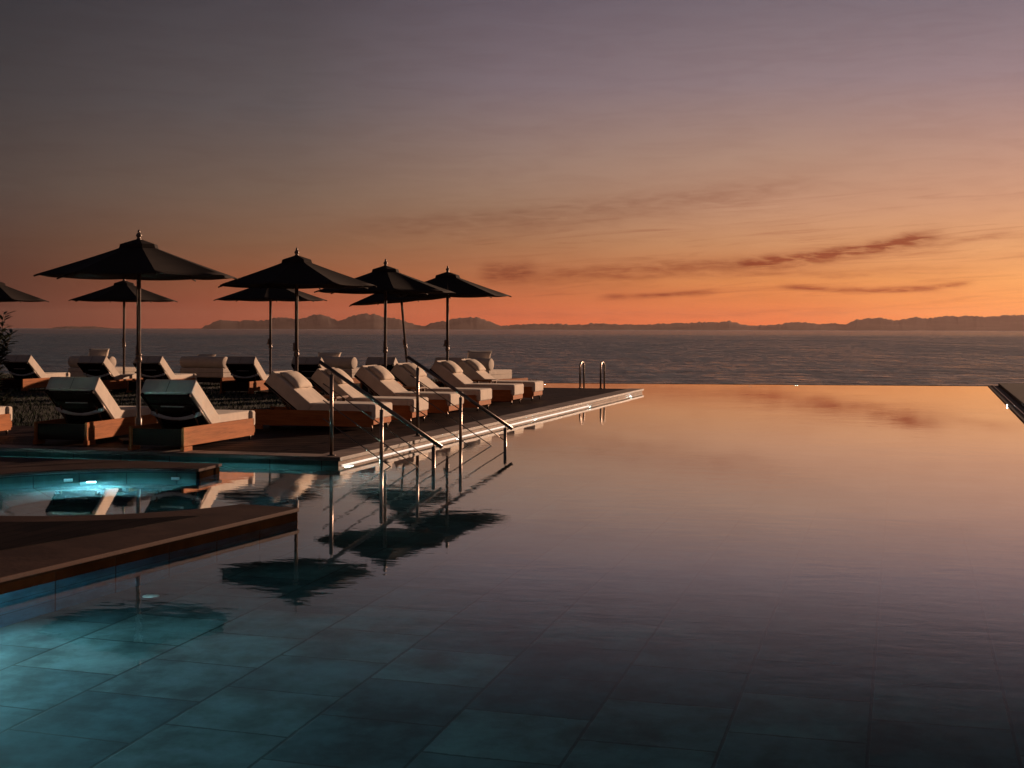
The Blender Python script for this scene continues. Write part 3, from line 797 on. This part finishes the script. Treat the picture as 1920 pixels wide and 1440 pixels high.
# ------------------------------------------------------------------ planting at the left picture edge
def leaf(mb, p, d, ln, w, up):
    d = d.normalized(); sd = d.cross(up)
    if sd.length < 1e-4: sd = Vector((1, 0, 0))
    sd.normalize(); nn = sd.cross(d)
    pts = [(0, 0), (0.25, 0.8), (0.55, 1.0), (0.8, 0.6), (1.0, 0.0)]
    mid = [mb.bm.verts.new(p + d * ln * a - nn * ln * 0.18 * a * a) for a, b in pts]
    for s in (-1, 1):
        edge = [None] + [mb.bm.verts.new(p + d * ln * a - nn * (ln * 0.18 * a * a - w * 0.25) + sd * s * w * b) for a, b in pts[1:-1]] + [None]
        for i in range(4):
            q = [mid[i], mid[i + 1]] + [e for e in (edge[i + 1], edge[i]) if e]
            if s == -1: q.reverse()
            mb.bm.faces.new(q)
def shrub(label, loc, hgt, spread, stems, per, ln, seed, name='shrub'):
    rng = random.Random(seed)
    t = thing(name, label, 'shrub', loc, 0)
    st = MB(); lv = MB()
    for k in range(stems):
        a = rng.uniform(0, 2 * pi); r = spread * sqrt(rng.random()); hh = hgt * rng.uniform(0.6, 1.0)
        pts = [Vector((0.05 * cos(a), 0.05 * sin(a), 0)), Vector((r * 0.45 * cos(a), r * 0.45 * sin(a), hh * 0.5)), Vector((r * cos(a), r * sin(a), hh))]
        st.tube(pts, [0.014, 0.009, 0.004], 6)
        for j in range(per):
            f = 0.12 + 0.88 * j / per
            p = pts[0].lerp(pts[1], f * 2) if f < 0.5 else pts[1].lerp(pts[2], f * 2 - 1)
            b = rng.uniform(0, 2 * pi)
            d = Vector((cos(b), sin(b), rng.uniform(0.15, 1.0)))
            leaf(lv, p, d, ln * rng.uniform(0.7, 1.2), ln * 0.15, Vector((0, 0, 1)))
    st.build('stems', M['bark'], t); lv.build('foliage', M['leaf'], t)
    return t
shrub('dark narrow leaved shrub at the left picture edge in front of the sea', (-9.32, 24.6, 0.08), 1.72, 0.46, 26, 30, 0.21, 4)
shrub('low tuft of pointed leaves on the lawn beside the taller shrub', (-8.93, 24.3, 0.08), 0.30, 0.22, 12, 8, 0.17, 9)

# ------------------------------------------------------------------ camera
cam = bpy.data.cameras.new('camera'); co = link(bpy.data.objects.new('camera', cam))
cam.sensor_width = 36.0; cam.lens = 2600 / 1920 * 36.0
cam.shift_y = -(720 - 617.2) / 1920.0
cam.clip_start = 0.05; cam.clip_end = 150000
Rc = Matrix.Rotation(pi / 2, 3, 'X') @ Matrix.Rotation(0.0023, 3, 'Z')
co.location = (0, 0, 1.5); co.rotation_euler = Rc.to_euler('XYZ')
SC.camera = co

# ------------------------------------------------------------------ sun
SUN_AZ, SUN_EL = 45.0, 7.5
sd = bpy.data.lights.new('sun', 'SUN'); sd.energy = 5.0; sd.angle = radians(0.6); sd.color = (1.0, 0.62, 0.40)
so = link(bpy.data.objects.new('sun', sd))
sv = Vector((sin(radians(SUN_AZ)) * cos(radians(SUN_EL)), cos(radians(SUN_AZ)) * cos(radians(SUN_EL)), sin(radians(SUN_EL))))
so.rotation_euler = (-sv).to_track_quat('-Z', 'Y').to_euler()
so.location = (20, 20, 20)

# ------------------------------------------------------------------ sky
def lin(c):
    return tuple(((v / 255) / 12.92 if v / 255 <= 0.04045 else ((v / 255 + 0.055) / 1.055) ** 2.4) for v in c)
wd = bpy.data.worlds.new('World'); SC.world = wd; wd.use_nodes = True
wt = wd.node_tree; wt.nodes.clear(); nt = NT(wt)
wo = nt.n('ShaderNodeOutputWorld'); bg = nt.n('ShaderNodeBackground')
tc = nt.n('ShaderNodeTexCoord').outputs['Generated']
sp = nt.n('ShaderNodeSeparateXYZ'); nt.l(tc, sp.inputs[0])
az = nt.math('MULTIPLY', nt.math('ARCTAN2', sp.outputs[0], sp.outputs[1]), 180 / pi)
el = nt.math('MULTIPLY', nt.math('ARCSINE', sp.outputs[2]), 180 / pi)
tt = nt.math('SQRT', nt.math('MAXIMUM', nt.math('DIVIDE', el, 90.0), 0.0))
def T_(e): return sqrt(max(e, 0) / 90.0)
top = [(18, (64, 63, 75)), (32, (40, 40, 47)), (90, (34, 36, 46))]
cols = [
 (-75, [(0, (54, 42, 43)), (3, (54, 45, 47)), (8, (48, 45, 50)), (13.5, (44, 44, 50))]),
 (-20, [(0, (82, 40, 32)), (0.8, (80, 42, 33)), (2, (84, 51, 40)), (3.5, (87, 63, 52)), (5.5, (84, 71, 65)), (9, (69, 64, 65)), (13.5, (54, 53, 58))]),
 (-9, [(0, (160, 68, 44)), (1, (156, 76, 50)), (2.2, (146, 86, 56)), (3.5, (130, 92, 68)), (5.5, (118, 96, 82)), (9, (95, 87, 88)), (13.5, (76, 71, 77))]),
 (0, [(0, (215, 82, 40)), (0.8, (205, 98, 54)), (2, (182, 107, 66)), (3.5, (165, 114, 80)), (5, (157, 122, 98)), (7, (147, 121, 109)), (10, (123, 108, 114)), (13.5, (101, 91, 101))]),
 (11, [(0, (240, 95, 34)), (0.8, (232, 122, 58)), (2, (222, 138, 76)), (3.5, (206, 146, 102)), (5, (194, 145, 115)), (7, (175, 139, 120)), (10, (144, 124, 127)), (13.5, (117, 105, 114))]),
 (20.5, [(0, (252, 125, 45)), (0.8, (255, 155, 78)), (2, (248, 166, 96)), (3.5, (230, 164, 112)), (5, (212, 156, 122)), (7, (191, 147, 128)), (10, (155, 131, 134)), (13.5, (122, 110, 120))]),
 (38, [(0, (255, 140, 50)), (1, (255, 172, 76)), (3.5, (255, 188, 110)), (6, (240, 178, 132)), (10, (180, 144, 134)), (14, (130, 110, 114))]),
 (85, [(0, (104, 68, 54)), (3, (106, 75, 62)), (8, (84, 69, 65)), (15, (64, 58, 61))]),
 (160, [(0, (92, 68, 60)), (6, (94, 72, 65)), (16, (70, 60, 60))]),
]
ramps = []
for a, st in cols:
    ramps.append((a, nt.ramp(tt, [(T_(e), lin(c)) for e, c in st + top])))
cur = ramps[0][1]
for (a0, _), (a1, r1) in zip(ramps, ramps[1:]):
    cur = nt.mix(nt.lin(az, a0, a1), cur, r1)
# left of -100 the sky turns back into the dull eastern dusk
east = ramps[-1][1]
cur = nt.mix(nt.lin(az, -95, -165), cur, east)
# thin streaks of cloud
cv = nt.n('ShaderNodeCombineXYZ'); nt.l(nt.math('MULTIPLY', az, 0.28), cv.inputs[0]); nt.l(nt.math('MULTIPLY', el, 1.9), cv.inputs[1])
nz = nt.noise(cv.outputs[0], 1.0, 5, 0.6, 0.8)
cv2 = nt.n('ShaderNodeCombineXYZ'); nt.l(nt.math('MULTIPLY', az, 0.9), cv2.inputs[0]); nt.l(nt.math('MULTIPLY', el, 5.0), cv2.inputs[1])
nz2 = nt.noise(cv2.outputs[0], 1.0, 4, 0.6, 0.5)
wob = nt.math('MULTIPLY', nt.math('SUBTRACT', nz, 0.5), 1.0)
def pa(x, y):
    a = atan((x - 960) / 2600); h = 615 + 0.0023 * x
    return degrees(a), degrees(atan((h - y) / (2600 / cos(a))))
def streak(p, q, r, wpx, amp, wobble=0.6, fade=2.0):
    global cur
    (x0, y0), (x1, y1), (x2, y2) = pa(*p), pa(*q), pa(*r)
    d = (x0 - x1) * (x0 - x2) * (x1 - x2)
    A = (x2 * (y1 - y0) + x1 * (y0 - y2) + x0 * (y2 - y1)) / d
    B = (x2 * x2 * (y0 - y1) + x1 * x1 * (y2 - y0) + x0 * x0 * (y1 - y2)) / d
    Cc = (x1 * x2 * (x1 - x2) * y0 + x2 * x0 * (x2 - x0) * y1 + x0 * x1 * (x0 - x1) * y2) / d
    c = nt.math('MULTIPLY_ADD', nt.math('MULTIPLY_ADD', az, A, B), az, Cc)
    w = degrees(wpx / 2600)
    dd = nt.math('SUBTRACT', nt.math('MULTIPLY_ADD', wob, wobble, el), c)
    g = nt.math('DIVIDE', dd, w); g = nt.math('MULTIPLY', g, g)
    g = nt.math('EXPONENT', nt.math('MULTIPLY', g, -1.0))
    win = nt.math('MULTIPLY', nt.smooth(az, x0 - 0.2, x0 + fade), nt.smooth(az, x2 - fade, x2 + 0.2, 1.0, 0.0))
    k = nt.math('MULTIPLY', nt.math('MULTIPLY', g, win), nt.smooth(nz2, 0.25, 0.7, 0.35, 1.25))
    k = nt.math('MULTIPLY', k, amp, clamp=True)
    dark = nt.mix(1.0, cur, lin((174, 124, 116)), 'MULTIPLY')
    cur = nt.mix(k, cur, dark)
streak((1340, 498), (1600, 471), (1790, 436), 13, 1.0, 0.5, 1.6)
streak((960, 530), (1180, 508), (1420, 492), 15, 0.55, 0.9, 2.0)
streak((1455, 536), (1560, 544), (1830, 528), 5.5, 0.85, 0.25, 0.9)
streak((1110, 559), (1230, 553), (1350, 547), 5, 0.75, 0.25, 1.0)
streak((895, 510), (945, 514), (1010, 508), 17, 0.75, 0.5, 0.7)
streak((560, 432), (1100, 396), (1620, 326), 24, 0.30, 1.0, 5.0)
streak((1150, 520), (1500, 512), (1900, 505), 8, 0.25, 0.9, 3.0)
streak((1700, 466), (1800, 452), (1910, 432), 7, 0.35, 0.6, 1.2)
streak((800, 585), (1200, 590), (1700, 580), 8, 0.22, 0.6, 3.0)
cv3 = nt.n('ShaderNodeCombineXYZ'); nt.l(nt.math('MULTIPLY', az, 0.16), cv3.inputs[0]); nt.l(nt.math('MULTIPLY_ADD', az, -0.22, nt.math('MULTIPLY', el, 3.2)), cv3.inputs[1])
nz3 = nt.noise(cv3.outputs[0], 1.0, 6, 0.62, 1.2)
msk = nt.math('MULTIPLY', nt.math('MULTIPLY', nt.smooth(el, 0.4, 1.6), nt.smooth(el, 3.6, 7.0, 1.0, 0.0)), nt.smooth(az, -8, 4))
k3 = nt.math('MULTIPLY', nt.smooth(nz3, 0.50, 0.74, 0.0, 0.42), msk)
cur = nt.mix(k3, cur, nt.mix(1.0, cur, lin((186, 134, 130)), 'MULTIPLY'))
# very soft mottling
cur = nt.mix(nt.smooth(nz, 0.35, 0.75, 0.0, 0.16), cur, nt.mix(1.0, cur, lin((200, 176, 176)), 'MULTIPLY'))
nt.l(cur, bg.inputs[0]); bg.inputs[1].default_value = 0.87
nt.l(bg.outputs[0], wo.inputs[0])

# ------------------------------------------------------------------ render settings
SC.view_settings.view_transform = 'Standard'; SC.view_settings.look = 'None'
SC.view_settings.exposure = 0.2; SC.view_settings.gamma = 1.0
SC.cycles.use_denoising = True
try: SC.cycles.denoiser = 'OPENIMAGEDENOISE'
except Exception: pass
SC.cycles.max_bounces = 10; SC.cycles.transmission_bounces = 8; SC.cycles.glossy_bounces = 5; SC.cycles.diffuse_bounces = 3
SC.cycles.sample_clamp_indirect = 60.0
SC.cycles.use_adaptive_sampling = True; SC.cycles.adaptive_threshold = 0.01
